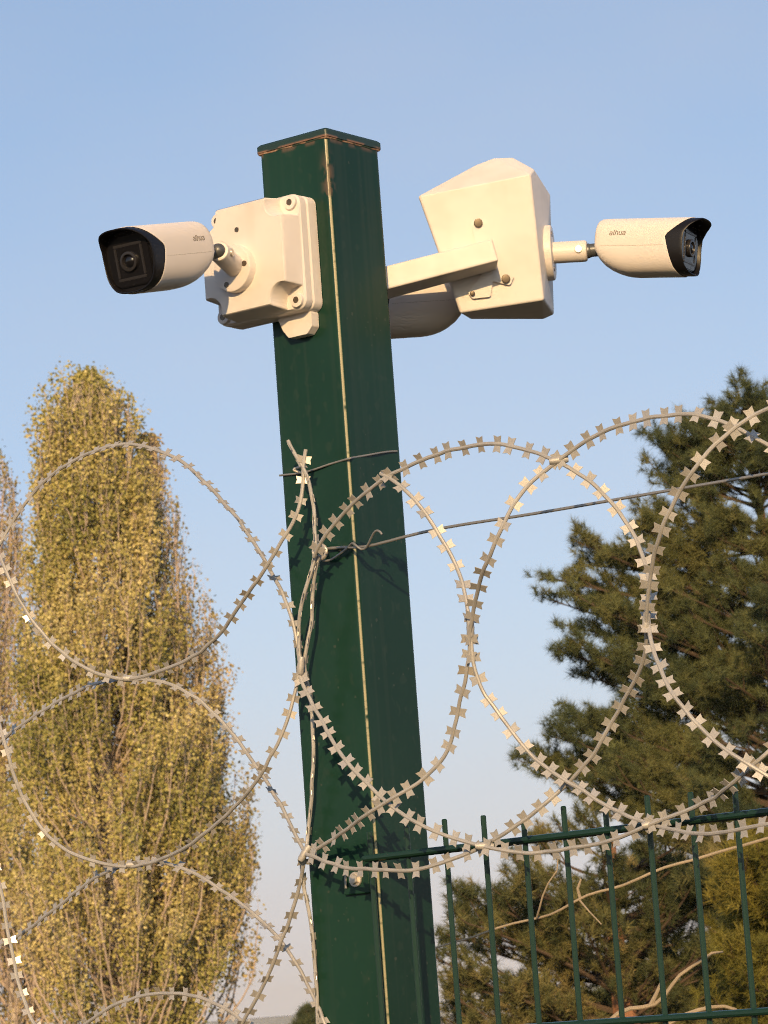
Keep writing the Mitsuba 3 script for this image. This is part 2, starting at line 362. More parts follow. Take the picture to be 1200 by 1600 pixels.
# --- grey box on the post's left face
# local axes: x along the face to the right (NR), y outward from the face (NL -> use), z up
jb = thing('junction_box', 'cream square junction box screwed to the left face of the green post', 'junction box')
BD = 0.060
fc = on_left(379, 402, BD)                       # middle of the lid
JM = np.eye(4); JM[:3, 0], JM[:3, 1], JM[:3, 2] = NR, (0, 0, 1), NL      # extrude axis (z) = outward
JM[:3, 3] = fc - NL * BD
S, Hh = 0.130, 0.135
def rrect(w, h, r, n=8): return sbox(-w / 2 + r, -h / 2 + r, w / 2 - r, h / 2 - r).buffer(r, quad_segs=n)
base = rrect(S, Hh, 0.011)
lid = rrect(S - 0.003, Hh - 0.003, 0.004)
for sx in (-1, 1):
    for sy in (-1, 1): lid = lid.difference(Point(sx * (S / 2 - 0.008), sy * (Hh / 2 - 0.008)).buffer(0.0185, quad_segs=10))
lid = lid.buffer(-0.002).buffer(0.004, quad_segs=6).buffer(-0.002, quad_segs=6)
bplate = m3.Manifold.extrude(cross(base), 0.014).translate([0, 0, 0.001]) + m3.Manifold.extrude(cross(base), 0.003, scale_top=(0.972, 0.972)).translate([0, 0, 0.015])
obj('back_plate', moved(bplate, JM), 'box_coat', jb, smooth=30)
obj('gasket', moved(m3.Manifold.extrude(cross(rrect(S - 0.004, Hh - 0.004, 0.010)), 0.0016).translate([0, 0, 0.018]), JM), 'shell_seam', jb, smooth=30)
bb = rrect(S, Hh, 0.012)
body = m3.Manifold.extrude(cross(bb), 0.010).translate([0, 0, 0.0196]) + m3.Manifold.extrude(cross(bb), 0.003, scale_top=(0.97, 0.97)).translate([0, 0, 0.0296])
top_h = BD - 0.0300
lidm = m3.Manifold.extrude(cross(lid), top_h - 0.003, scale_top=(0.955, 0.955)).translate([0, 0, 0.0300]) + \
    m3.Manifold.extrude(cross(lid).scale((0.955, 0.955)), 0.003, scale_top=(0.965, 0.965)).translate([0, 0, BD - 0.003])
obj('lid', moved(body + lidm, JM), 'box_coat', jb, smooth=30)
for sx in (-1, 1):
    for sy in (-1, 1):
        x, y = sx * (S / 2 - 0.0105), sy * (Hh / 2 - 0.0105)
        o = cyl(0.0085, 0.004, 24, 0.0012).translate([x, y, 0.0325])
        b_ = obj('screw_boss', moved(o, JM), 'box_coat', jb, smooth=30)
        obj('screw', moved(cyl(0.0038, 0.0006, 20).translate([x, y, 0.0364]), JM), 'screw_steel', b_, smooth=30)
def lid_local(x, y):
    p = on_left(x, y, BD) - JM[:3, 3]; return p @ NR, p[2]
for x, y in ((370, 359), (372, 393)):
    u, v = lid_local(x, y)
    obj('plug', moved(cyl(0.0030, 0.0008, 18).translate([u, v, BD - 0.0001]), JM), 'screw_steel', jb, smooth=30)
ear = Polygon([(-0.026, 0.006), (0.024, 0.006), (0.024, -0.012), (0.016, -0.020), (-0.011, -0.020), (-0.019, -0.010)]).buffer(-0.003).buffer(0.003, quad_segs=5)
e = m3.Manifold.extrude(cross(ear), 0.013)
eo = on_left(473, 501, 0.0) - JM[:3, 3]
obj('hanger_tab', moved(e.translate([eo @ NR, eo[2], 0.001]), JM), 'box_coat', jb, smooth=30)

def arm_mount(disc_c, disc_n, disc_r, knee, tip, arm_r):
    """a round foot, a stem and the ball joint behind the camera"""
    def make(key, M):
        f = free_key(key + '__mount_foot')
        scene[f] = mikit.ply(moved(cyl(disc_r, 0.011, 56, 0.0025), frame_z(disc_c, disc_n)), 'white_coat', smooth=30)
        for a in (0.6, 2.7, 4.8):
            fm = frame_z(disc_c, disc_n)
            obj('screw', moved(cyl(0.0034, 0.0009, 18).translate([math.cos(a) * disc_r * 0.72, math.sin(a) * disc_r * 0.72, 0.0108]), fm), 'screw_steel', f, smooth=30)
        d = unit(knee - disc_c); L = np.linalg.norm(knee - disc_c)
        body = cyl(arm_r, L, 40, 0.003)
        fmx = frame_z(disc_c, d)
        stem = obj('stem', moved(body, fmx), 'white_coat', key, smooth=35)
        j = unit(tip - knee)
        a_ = knee - d * 0.006
        obj('joint', trimesh.util.concatenate([tube([a_, knee + (tip - knee) * 0.5, tip + j * 0.006], arm_r * 0.62, 24), moved(m3.Manifold.sphere(arm_r * 0.70, 28), frame_z(knee, d))]), 'dark_joint', key, smooth=40)
        fw = unit(np.cross(d, [0, 0, 1])); fw = fw if fw @ FW < 0 else -fw
        obj('clamp_screw', moved(cyl(0.0048, 0.0022, 24, 0.0008), frame_z(knee - d * 0.010 + fw * (arm_r - 0.0004), fw)), 'zinc_bright', key, smooth=30)
    return make

# left camera, on the lid of the box
dz = project(fc)[2]
rear = px(298, 398, dz - 0.068); s0 = 0.141
for dd in np.linspace(0, 0.2, 400):
    left_front = px(182, 409, dz - 0.068 - dd)
    if np.linalg.norm(left_front - rear) >= s0: break
disc = on_left(371, 421, BD)
bullet(rear, left_front, (0, 0, 1), 'left white bullet camera with black hood, mounted on the square box on the post', 1,
       arm_mount(disc, NL, 0.0275, px(341, 392, dz - 0.052), rear + unit(left_front - rear) * 0.003, 0.0122))

# --- right box, hung on an arm from behind the post
Z2 = D + 0.22
hb = thing('tapered_box', 'cream tapered mounting box held out right of the post on an arm', 'junction box')
R5 = 0.0035
bp = lambda x, y, dz_: px(x, y, Z2 + dz_)
box_pts = [bp(659, 309, 0), bp(826, 276, 0), bp(846, 466, 0), bp(812, 468, 0.0), bp(722, 485, 0),
           bp(746, 262, 0.050), bp(772, 252, 0.062), bp(800, 251, 0.066), bp(831, 268, 0.030), bp(855, 306, 0.11), bp(861, 488, 0.115), bp(848, 494, 0.118), bp(737, 494, 0.115), bp(700, 330, 0.10)]
boxm = rhull(box_pts, R5, 16)
obj('housing', boxm, 'box_coat', hb, smooth=28)
# pole arm with a three-cornered plate on the near face
br = thing('mounting_bracket', 'cream bracket arm reaching from behind the post to the tapered box', 'bracket')
fn = unit(np.cross(bp(826, 276, 0) - bp(659, 309, 0), bp(722, 485, 0) - bp(659, 309, 0)))
fn = fn if fn @ FW < 0 else -fn
face0 = bp(740, 390, 0) + fn * R5
def on_box(x, y, off=0.0): return on_plane(x, y, face0 + fn * off, fn)
PMx = np.eye(4)
ex = unit(on_box(800, 400) - on_box(700, 400)); ez = fn; ey = np.cross(ez, ex); PMx[:3, 0], PMx[:3, 1], PMx[:3, 2], PMx[:3, 3] = ex, ey, ez, on_box(750, 400)
loc = lambda x, y: ((on_box(x, y) - PMx[:3, 3]) @ ex, (on_box(x, y) - PMx[:3, 3]) @ ey)
tri = Polygon([loc(*q) for q in ((737, 352), (748, 343), (760, 350), (803, 432), (797, 446), (770, 440), (766, 464), (738, 467), (731, 458), (752, 430))]).buffer(-0.003).buffer(0.003, quad_segs=5)
obj('plate', moved(m3.Manifold.extrude(cross(tri), 0.0042).translate([0, 0, 0.0002]), PMx), 'box_coat', br, smooth=30)
for x, y in ((747, 349), (790, 436), (738, 459)):
    u, v = loc(x, y)
    r_ = 0.0052 if x > 740 else 0.003
    obj('bolt', moved(cyl(r_, 0.004, 20, 0.001).translate([u, v, 0.0044]), PMx), 'screw_steel', br, smooth=30)
# the arm: from behind the post to the plate, in front of the box
a0 = px(566, 452, Z2 - 0.034); a1 = px(770, 398, Z2 - 0.028)
ad = unit(a1 - a0); side_v = unit(np.cross(ad, [0, 0, 1])); side_v = side_v if side_v @ FW > 0 else -side_v
upv = np.cross(side_v, ad); upv = upv if upv[2] > 0 else -upv
pts = [P + upv * su * (0.0138 - 0.0025) + side_v * sv * (dq - 0.0025) for P, dq in ((a0, 0.030), (a1, 0.0245)) for sv in (-1, 1) for su in (-1, 1)]
obj('arm', rhull(pts, 0.0025, 12), 'box_coat', br, smooth=30)
wp = frame_z(EDGE + DR * PW + DL * 0.05 + np.array([0, 0, a0[2]]), DR)
obj('wall_plate', moved(rbox(0.09, 0.07, 0.006, 0.0015).translate([0, 0, 0.0032]), wp), 'box_coat', br, smooth=30)

# right camera on the side of the tapered box
rc_face = px(861, 398, Z2 + 0.062)
sn = unit(px(930, 392, Z2 + 0.055) - rc_face)
rear = px(944, 389, Z2 + 0.052)
tip0 = px(1107, 386, Z2 + 0.052 - 0.060)
bullet(rear, tip0, (0, 0, 1), 'white bullet camera pointing right on a stem from the tapered box', -1,
       arm_mount(px(851, 396, Z2 + 0.062), sn, 0.0335, px(918, 392, Z2 + 0.055), rear + np.array([0.002, 0, 0]), 0.0130))
# third camera, in the shade under the arm
rear = px(715, 474, Z2 + 0.100); tip0 = px(545, 485, Z2 + 0.058)
r3 = unit(tip0 - rear)
tip0 = rear + r3 * 0.142
bullet(rear, tip0, (0, 0, 1), 'shaded bullet camera behind the bracket arm, its black front hidden by the post', 0,
       arm_mount(px(768, 455, Z2 + 0.105), unit(np.array([-1, 0.1, 0])), 0.028, px(737, 466, Z2 + 0.103), rear + r3 * 0.003, 0.011))

# ------------------------------------------------------------------ razor wire
def barb_mesh(f0, f1, tip, mid):
    """flat stamped four-pointed barb, in the xy plane, wire along x, its wings folded by f0 and f1"""
    half = [(-0.0040, 0.0020), (-0.0050, tip), (0.0, mid), (0.0050, tip), (0.0040, 0.0020)]
    ring = np.array(half + [(x, -y) for x, y in half][::-1])
    V, F, n = [], [], len(ring)
    for zt in (0.00035, -0.00035):
        for k, (x, y) in enumerate(ring): V.append((x, y, zt + (f0 if k < 5 else f1) * abs(y)))
    top = [(0, 2, 1), (0, 4, 2), (4, 3, 2), (5, 7, 6), (5, 9, 7), (9, 8, 7), (0, 5, 4), (0, 9, 5)]
    F += [(a, c, b) for a, b, c in top] + [(a + n, b + n, c + n) for a, b, c in top]
    for i in range(n):
        j = (i + 1) % n; F += [(i, j, j + n), (i, j + n, i + n)]
    return trimesh.Trimesh(V, F, process=False)
BM = [barb_mesh(*a) for a in ((0.14, 0.14, 0.0091, 0.0076), (0.05, 0.30, 0.0088, 0.0072), (0.26, -0.05, 0.0093, 0.0078), (-0.1, 0.1, 0.0090, 0.0074))]
BARB = [[mikit.ply(b, m, smooth=False) for b in BM] for m in ('zinc', 'zinc_bright')]
def coil_loop(coil, wps, twist, seed, barb0=0.010, spacing=0.0215, jit=9, bright=0.06, rad=0.0022):
    """wps: (picture x, y, offset in metres from the fence line's plane, + away from the camera)"""
    r = np.random.default_rng(seed)
    P = [px(x, y, fence_depth(x) + o) for x, y, o in wps]
    C = spline(P, 0.006)
    C += 2 * np.stack([0.0016 * (meshkit.noise(np.stack([np.arange(len(C)) * 0.09, np.full(len(C), seed * 3.0 + k), np.zeros(len(C))], 1)) - 0.5)
                       + 0.0007 * (meshkit.noise(np.stack([np.arange(len(C)) * 0.33, np.full(len(C), seed * 3.0 + k), np.ones(len(C))], 1)) - 0.5) for k in range(3)], 1)
    L = obj('loop', tube(C, rad, 8), 'zinc', coil)
    s = np.r_[0, np.cumsum(np.linalg.norm(np.diff(C, axis=0), axis=1))]
    tg = np.gradient(C, axis=0)
    a = barb0
    while a < s[-1] - 0.006:
        i = min(np.searchsorted(s, a), len(C) - 1)
        xp, yp, _ = project(C[i])
        if -30 < xp < 1240 and yp < 1640:
            t = unit(tg[i]); nv = unit(np.array([0, -1.0, -0.15]) - t * (np.array([0, -1.0, -0.15]) @ t))
            th = math.radians(twist + r.normal(0, jit))
            bv = np.cross(nv, t)
            ez = math.cos(th) * nv + math.sin(th) * bv
            ey = np.cross(ez, t); m = np.eye(4)
            sc = r.uniform(0.94, 1.06) * (0.87 if coil.endswith('_001') else 1.0)
            m[:3, 0], m[:3, 1], m[:3, 2], m[:3, 3] = t * sc, ey * sc, ez * sc, C[i]
            scene[free_key(L + '__barb')] = {**BARB[int(r.random() < bright)][r.integers(4)], 'to_world': T(m)}
        a += spacing * r.uniform(0.93, 1.09)
    return L
def clip(coil, x, y, o, ang, ln=0.020, rad=0.0042):
    c = px(x, y, fence_depth(x) + o); a = math.radians(ang)
    d = unit(math.cos(a) * RT + math.sin(a) * UP)
    pts = [c + d * t for t in np.linspace(-ln / 2, ln / 2, 7)]
    rr = [rad * k for k in (0.75, 1.0, 0.96, 1.05, 0.94, 1.0, 0.78)]
    obj('clip', tube(pts, rr, 10), 'zinc', coil)
right = thing('razor_wire_coil', 'coil of galvanised razor wire looping right of the post above the mesh fence', 'razor wire')
FR, BK = -0.105, -0.020
coil_loop(right, [(490, 872, -0.03), (520, 822, -0.036), (573, 770, -0.045), (605, 746, -0.05), (650, 722, -0.05), (695, 704, -0.05), (742, 695, -0.05), (790, 697, -0.05), (835, 706, -0.05), (875, 720, -0.05), (940, 765, -0.035), (985, 832, BK), (1011, 900, -0.03), (1012, 965, -0.06),
                  (1030, 1045, -0.09), (1062, 1098, FR), (1108, 1146, FR), (1165, 1192, FR), (1215, 1222, -0.09), (1290, 1245, -0.06)], 0, 1)
coil_loop(right, [(593, 738, -0.056), (612, 750, -0.056), (650, 785, -0.05), (690, 842, -0.04), (722, 910, -0.04), (736, 975, -0.055), (746, 1050, -0.05), (772, 1105, -0.04), (800, 1142, -0.035), (835, 1180, -0.03), (890, 1222, -0.03), (950, 1260, -0.03), (1010, 1285, -0.035), (1085, 1299, -0.06), (1150, 1297, -0.08), (1240, 1282, -0.09)], 18, 2, bright=0.03)
coil_loop(right, [(480, 1331, -0.03), (530, 1304, -0.05), (605, 1252, -0.078), (665, 1214, -0.06), (692, 1185, -0.05), (715, 1112, -0.05), (731, 1040, -0.055), (735, 985, -0.062), (744, 930, -0.08), (760, 878, FR), (785, 820, FR), (820, 766, -0.08), (868, 722, -0.056), (908, 692, -0.05), (970, 664, -0.05), (1035, 651, -0.05), (1100, 652, -0.05), (1150, 668, -0.04), (1210, 700, -0.02), (1270, 745, 0)], 10, 3)
coil_loop(right, [(478, 1336, -0.04), (505, 1345, -0.05), (550, 1357, -0.06), (605, 1361, -0.07), (660, 1356, -0.07), (705, 1343, -0.06), (757, 1322, -0.052), (850, 1256, -0.035), (890, 1220, -0.02), (928, 1178, -0.02), (962, 1120, -0.02), (988, 1075, -0.03), (1004, 1030, -0.045), (1010, 965, -0.07), (1018, 890, -0.09), (1035, 828, FR), (1064, 768, FR), (1090, 730, FR), (1133, 682, -0.08), (1180, 650, -0.06), (1240, 625, -0.05)], 5, 4)
coil_loop(right, [(468, 1046, -0.03), (485, 1092, -0.04), (520, 1155, -0.06), (575, 1225, -0.07), (605, 1254, -0.068), (650, 1285, -0.07), (700, 1308, -0.065), (750, 1322, -0.06), (830, 1331, -0.05), (900, 1324, -0.045), (960, 1310, -0.045), (1010, 1291, -0.045), (1055, 1274, -0.04), (1110, 1248, -0.04), (1163, 1206, -0.07), (1200, 1172, -0.06), (1250, 1110, -0.05)], 0, 5)
for c in ((873, 719, -0.053, 8), (735, 981, -0.058, 92), (757, 1322, -0.056, 0), (1010, 968, -0.066, 84), (1018, 1287, -0.04, 15)): clip(right, *c)

left = thing('razor_wire_coil', 'coil of razor wire looping left of the post across the yellow poplars', 'razor wire')
f2, b2 = -0.09, 0.06
coil_loop(left, [(-30, 900, 0.02), (12, 832, 0.04), (58, 766, b2), (120, 717, b2), (205, 694, b2), (265, 712, b2), (325, 757, 0.05), (375, 812, 0.03), (425, 892, 0.0), (453, 955, -0.02), (468, 1030, -0.025)], 48, 11, bright=0.0)
coil_loop(left, [(478, 700, -0.012), (474, 735, -0.016), (463, 800, -0.03), (440, 848, -0.04), (418, 884, -0.045), (385, 932, -0.04), (345, 986, -0.03), (300, 1024, -0.02), (240, 1051, -0.01), (195, 1060, -0.01), (140, 1046, -0.03), (92, 1016, -0.05), (50, 972, -0.07), (20, 920, f2), (-4, 862, f2), (-30, 790, f2)], 8, 12, bright=0.2)
coil_loop(left, [(-30, 1190, 0.05), (30, 1135, 0.05), (100, 1092, 0.04), (160, 1066, 0.01), (205, 1060, -0.005), (255, 1066, 0.0), (300, 1086, 0.01), (345, 1126, 0.02), (385, 1176, 0.02), (420, 1226, 0.01), (450, 1282, -0.01), (474, 1330, -0.03)], 42, 13, bright=0.05)
coil_loop(left, [(467, 1040, -0.035), (455, 1110, -0.04), (430, 1172, -0.05), (402, 1220, -0.05), (362, 1268, -0.04), (310, 1312, -0.03), (250, 1343, -0.01), (200, 1353, -0.01), (140, 1345, -0.03), (82, 1312, -0.05), (42, 1262, -0.07), (15, 1192, f2), (-2, 1130, f2), (-20, 1050, f2)], 8, 14, bright=0.2)
coil_loop(left, [(-30, 1490, 0.05), (40, 1455, 0.05), (75, 1432, 0.04), (125, 1390, 0.02), (180, 1358, 0.0), (240, 1347, 0.0), (295, 1359, 0.01), (350, 1392, 0.02), (400, 1432, 0.02), (442, 1478, 0.01), (476, 1532, 0.0), (502, 1586, -0.015), (520, 1640, -0.02)], 42, 15, bright=0.05)
coil_loop(left, [(476, 1334, -0.032), (465, 1392, -0.02), (442, 1460, -0.02), (418, 1520, -0.02), (388, 1580, -0.02), (355, 1632, -0.02)], 35, 16)
coil_loop(left, [(100, 1625, 0.04), (150, 1588, 0.03), (230, 1556, 0.02), (300, 1556, 0.02), (365, 1584, 0.02), (410, 1630, 0.02)], 20, 17, bright=0.05)
coil_loop(left, [(-12, 1340, f2), (2, 1400, f2), (14, 1470, f2), (30, 1540, f2), (60, 1610, f2), (90, 1650, f2)], 20, 18, bright=0.5)
# the lengths that run up the post itself
coil_loop(left, [(452, 687, -0.014), (466, 715, -0.016), (479, 742, -0.016), (488, 780, -0.014), (491, 825, -0.014), (490, 868, -0.02), (478, 920, -0.03), (467, 980, -0.03), (468, 1036, -0.03)], 76, 19, bright=0.2)
coil_loop(left, [(497, 868, -0.016), (489, 920, -0.014), (486, 980, -0.014), (474, 1040, -0.02), (482, 1085, -0.014), (489, 1150, -0.012), (487, 1230, -0.012), (481, 1300, -0.014), (477, 1332, -0.024)], 78, 20, bright=0.3)
coil_loop(left, [(477, 1332, -0.03), (472, 1368, -0.016), (482, 1430, -0.014), (492, 1500, -0.012), (496, 1570, -0.012), (498, 1650, -0.012)], 76, 21, bright=0.3)
for c in ((205, 1060, -0.006, 2), (210, 1351, -0.004, 2), (470, 1040, -0.032, 85), (476, 1333, -0.036, 60)): clip(left, *c)

# ------------------------------------------------------------------ plain wires
w1 = thing('line_wire', 'straight grey line wire running from the post to the right through the coil', 'wire')
P = [on_left(512, 857, 0.006), on_left(540, 855, 0.006), fence_at(563, 855, 0.0), fence_at(635, 838, 0.0), fence_at(800, 808, 0.0), fence_at(960, 781, 0.0), fence_at(1200, 740, 0.0), fence_at(1290, 724, 0.0)]
obj('strand', tube(spline(P, 0.02), 0.0017, 8), 'wire_steel', w1)
P = [on_left(499, 872, 0.006), on_left(512, 876, 0.007), on_left(530, 866, 0.008), on_left(546, 853, 0.010), fence_at(556, 852, 0.006), fence_at(564, 858, 0.004), fence_at(577, 847, 0.006), fence_at(597, 835, 0.012)]
obj('twisted_end', tube(spline(P, 0.004), 0.0013, 8), 'wire_steel', w1)
P = [on_left(500 + 10 * math.cos(a), 862 + 11 * math.sin(a), 0.012) for a in np.linspace(0, 11.5, 26)]
obj('wrap', tube(P, 0.0022, 8), 'zinc_bright', w1)
tw = thing('tie_wire', 'thin tie wire bound round the post above the line wire', 'wire')
P = [on_left(437, 743, 0.002), on_left(455, 741, 0.0025), on_left(476, 738, 0.003), on_left(510, 727, 0.002), on_left(540, 718, 0.0018), on_left(547, 716, 0.002)]
P2 = [on_right(549, 715.5, 0.0022), on_right(575, 711, 0.002), on_right(605, 706, 0.002), on_right(620, 705, 0.002)]
obj('strand', tube(spline(P + P2, 0.004), 0.0012, 8), 'wire_steel', tw)
P = [px(466 + 7 * math.cos(a), 727 + 2.2 * a, project(on_left(466, 727, 0.014))[2]) for a in np.linspace(0, 6, 16)]
obj('knot', tube(P, 0.0016, 8), 'zinc_bright', tw)

# ------------------------------------------------------------------ dry stems behind the fence
def stems(key, lists):
    for k, (pts, r, dep) in enumerate(lists):
        P = spline([px(x, y, dep + dd) for x, y, dd in pts], 0.02)
        P += 0.006 * (np.stack([meshkit.noise(np.stack([np.arange(len(P)) * 0.35, np.full(len(P), 7.0 * k + 3 * c), np.zeros(len(P))], 1)) for c in range(3)], 1) - 0.5)
        obj('main_stem' if k == 0 else 'side_twig', tube(P, np.linspace(r, r * 0.55, len(P)), 7), 'dry_bark', key)
s1 = thing('dry_stem', 'long thin pale dry stem slanting across behind the fence bars', 'stem')
stems(s1, [([(1330, 1275, 0), (1200, 1312, 0), (1100, 1336, 0), (1030, 1360, 0), (960, 1386, 0), (905, 1406, 0), (880, 1418, 0), (850, 1430, 0.02), (790, 1444, 0.03), (740, 1462, 0.04), (690, 1478, 0.05), (620, 1500, 0.05)], 0.0026, 5.0),
           ([(905, 1406, 0), (902, 1392, 0), (910, 1375, 0)], 0.0028, 5.0), ([(905, 1407, 0), (920, 1424, -0.02), (940, 1444, -0.03)], 0.0016, 5.0),
           ([(840, 1432, 0.02), (850, 1400, 0), (862, 1375, 0), (875, 1352, 0), (872, 1340, 0)], 0.0016, 5.0)])
s2 = thing('dry_stem', 'crooked pale bare stem forking low behind the right fence bars', 'stem')
stems(s2, [([(900, 1660, 0), (945, 1604, 0), (985, 1578, 0), (1022, 1570, 0), (1045, 1548, 0), (1060, 1524, 0), (1082, 1508, 0), (1097, 1500, 0)], 0.0045, 5.4),
           ([(1015, 1572, 0), (1030, 1545, 0), (1038, 1530, 0)], 0.004, 5.4), ([(1097, 1501, 0), (1110, 1490, 0), (1130, 1487, 0)], 0.003, 5.4), ([(1040, 1600, 0.1), (1080, 1582, 0.1), (1130, 1574, 0.1), (1150, 1580, 0.1)], 0.0045, 5.4)])

# ------------------------------------------------------------------ trees
def leaves_mesh(pos, size, rng, up_bias=0.0):
    n = len(pos); a = rng.normal(size=(n, 3)); a[:, 2] += up_bias; a /= np.linalg.norm(a, axis=1, keepdims=True)
    b = rng.normal(size=(n, 3)); b -= a * (a * b).sum(1, keepdims=True); b /= np.linalg.norm(b, axis=1, keepdims=True)
    l = size * rng.uniform(0.55, 1.5, (n, 1)); w = l * 0.42
    V = np.stack([pos - a * l * 0.5, pos + b * w, pos + a * l * 0.5, pos - b * w], 1).reshape(-1, 3)
    i = np.arange(n)[:, None] * 4
    F = np.concatenate([i + [0, 1, 2], i + [0, 2, 3]])
    return trimesh.Trimesh(V, F, process=False)
def merge_tubes(paths, radii, n):
    """many open tubes as one mesh, paths grouped by their number of points"""
    groups, VV, FF, base = {}, [], [], 0
    for p, r in zip(paths, radii): groups.setdefault(len(p), []).append((p, r))
    for k, items in groups.items():
        P = np.array([p for p, _ in items], float); R = np.array([r for _, r in items], float); M = len(P)
        t = np.gradient(P, axis=1); t /= np.linalg.norm(t, axis=2, keepdims=True) + 1e-12
        a = np.cross(t, np.array([0.83, 0.41, 0.2])); a /= np.linalg.norm(a, axis=2, keepdims=True) + 1e-12
        b = np.cross(t, a); ang = np.arange(n) * 2 * math.pi / n
        V = P[:, :, None] + R[:, :, None, None] * (np.cos(ang)[:, None] * a[:, :, None] + np.sin(ang)[:, None] * b[:, :, None])
        m, i, j = np.meshgrid(np.arange(M), np.arange(k - 1), np.arange(n), indexing='ij')
        p, q = base + m * k * n + i * n + j, base + m * k * n + i * n + (j + 1) % n
        FF += [np.stack([p, q, q + n], -1).reshape(-1, 3), np.stack([p, q + n, p + n], -1).reshape(-1, 3)]
        VV.append(V.reshape(-1, 3)); base += M * k * n
    return trimesh.Trimesh(np.vstack(VV), np.vstack(FF), process=False)
def poplar(label, cx_px, top_y, depth, prof, nbranch, twigs, leaves, leaf, palette, leafy, seed, bare=None, sprays=()):
    rng = np.random.default_rng(seed)
    key = thing('poplar_tree', label, 'tree', 'tall poplars left of the post')
    top = px(cx_px, top_y, depth); bx, by, H = top
    hs = np.array([px(cx_px, y, depth)[2] for y, w in prof][::-1]); ws = np.array([w / FPX * depth for y, w in prof][::-1])
    Rad = lambda h: np.interp(h, hs, ws)
    zt = np.linspace(-0.1, H * 0.97, 24)
    wob = 0.12 * (np.stack([meshkit.noise(np.stack([zt * 0.35, np.full(24, 3.0 + k), np.zeros(24)], 1), seed) for k in range(2)], 1) - 0.5)
    tp = np.stack([bx + wob[:, 0], by + wob[:, 1], zt], 1)
    obj('trunk', tube(tp, np.linspace(0.15, 0.012, 24), 10), 'poplar_bark', key)
    bp_, br_, tp_, tr_, lp, lc = [], [], [], [], [], []
    for i in range(nbranch):
        h0 = H * (0.01 + 0.94 * rng.random()); az = rng.uniform(0, 2 * math.pi)
        rise = rng.uniform(1.6, 3.6) * (0.5 + 0.5 * (1 - h0 / H)) + 0.5
        h1 = min(h0 + rise, H * 0.995 if rng.random() < 0.97 else H)
        u = rng.uniform(0.35, 1.0) ** 0.6
        R = Rad(h1) * u * rng.uniform(0.93, 1.08)
        t = np.linspace(0, 1, 7); r = R * (1 - (1 - t) ** 2.0)
        P = np.stack([bx + r * math.cos(az), by + r * math.sin(az), h0 + (h1 - h0) * t ** 1.1], 1)
        P[1:] += rng.normal(0, 0.035, (6, 3))
        bp_.append(P); br_.append(np.linspace(0.03 * (1.2 - h0 / H), 0.006, 7))
        for k in range(twigs if bare is None or h1 < bare * H else max(2, twigs // 2)):
            tt = rng.uniform(0.25, 1.0); i0 = min(int(tt * 6), 5); q = P[i0] + (P[i0 + 1] - P[i0]) * (tt * 6 - i0)
            ln = rng.uniform(0.4, 1.15)
            d = unit(np.array([math.cos(az) * 0.16 + rng.normal(0, 0.22), math.sin(az) * 0.16 + rng.normal(0, 0.22), 1.0]))
            e = q + d * ln
            if e[2] > H: e = q + d * max(0.1, (H - q[2]))
            rr = math.hypot(e[0] - bx, e[1] - by); lim = Rad(min(e[2], H)) * 1.06 + 0.03
            if rr > lim: e[0] = bx + (e[0] - bx) * lim / rr; e[1] = by + (e[1] - by) * lim / rr
            tp_.append(np.array([q, (q + e) / 2 + rng.normal(0, 0.03, 3), e])); tr_.append([0.008, 0.006, 0.003])
            lf = leafy(e[2] / H, rng, np.array(e)) * ((2.4 if (i * 7 + k) % 5 < 2 else 0.12) if e[2] > 0.9 * H else 1.0)
            n = rng.poisson(leaves * lf)
            if n:
                s = rng.uniform(0.1, 1.05, n)[:, None]
                L = q + (e - q) * s + rng.normal(0, 0.075, (n, 3)) * [1, 1, 1.1]
                lp.append(L); lc.append(palette(L, rng, n))
    for sx, sy in sprays:
        tip = px(sx, sy, depth + rng.uniform(-0.5, 0.5)); ln = rng.uniform(1.0, 1.8)
        q = np.array([bx + (tip[0] - bx) * 0.72, by + (tip[1] - by) * 0.72, tip[2] - ln])
        bp_.append(np.array([q + (tip - q) * t + [0, 0, 0.1 * math.sin(3.1 * t)] for t in np.linspace(0, 1, 7)])); br_.append(np.linspace(0.016, 0.004, 7))
        n = int(70 * ln); t = 1 - rng.random(n)[:, None] ** 1.2 * rng.uniform(0.85, 1.0)
        L = q + (tip - q) * t + rng.normal(0, 0.085, (n, 3)) * [1, 1, 0.8]
        lp.append(L); lc.append(palette(L, rng, n))
    obj('branches', merge_tubes(bp_, br_, 5), 'poplar_twig', key); tag(key + '__branches', kind='stuff')
    obj('twigs', merge_tubes(tp_, tr_, 3), 'poplar_twig', key); tag(key + '__twigs', kind='stuff')
    lp, lc = np.vstack(lp), np.vstack(lc)
    m = leaves_mesh(lp, leaf, rng)
    obj('crown', m, 'leaf', key, smooth=None, color=np.repeat(lc, 4, axis=0)); tag(key + '__crown', kind='stuff')
def blend(cols, seed, scale):
    cols = np.array(cols)
    def f(L, rng, n):
        a = meshkit.fbm(L * scale, 3, seed); a = np.clip((a - 0.5) * 2.2 + 0.5 + rng.normal(0, 0.22, n), 0, 0.999) * (len(cols) - 1)
        i = a.astype(int); t = (a - i)[:, None]
        return (cols[i] * (1 - t) + cols[np.minimum(i + 1, len(cols) - 1)] * t) * rng.uniform(0.84, 1.16, (n, 1))
    return f
gold = blend([(0.25, 0.25, 0.085), (0.38, 0.35, 0.12), (0.49, 0.43, 0.17), (0.58, 0.50, 0.25)], 3, 0.5)
rust = blend([(0.25, 0.22, 0.085), (0.37, 0.31, 0.13), (0.50, 0.39, 0.20)], 9, 0.5)
def clump(seed, lo, hi, scale=0.55):
    def f(hf, rng, e):
        a = meshkit.noise(e[None] * [scale, scale, scale * 0.5], seed)[0]
        return np.interp(a, [0.2, 0.75], [lo, hi])
    return f
c1 = clump(5, 0.75, 1.25)
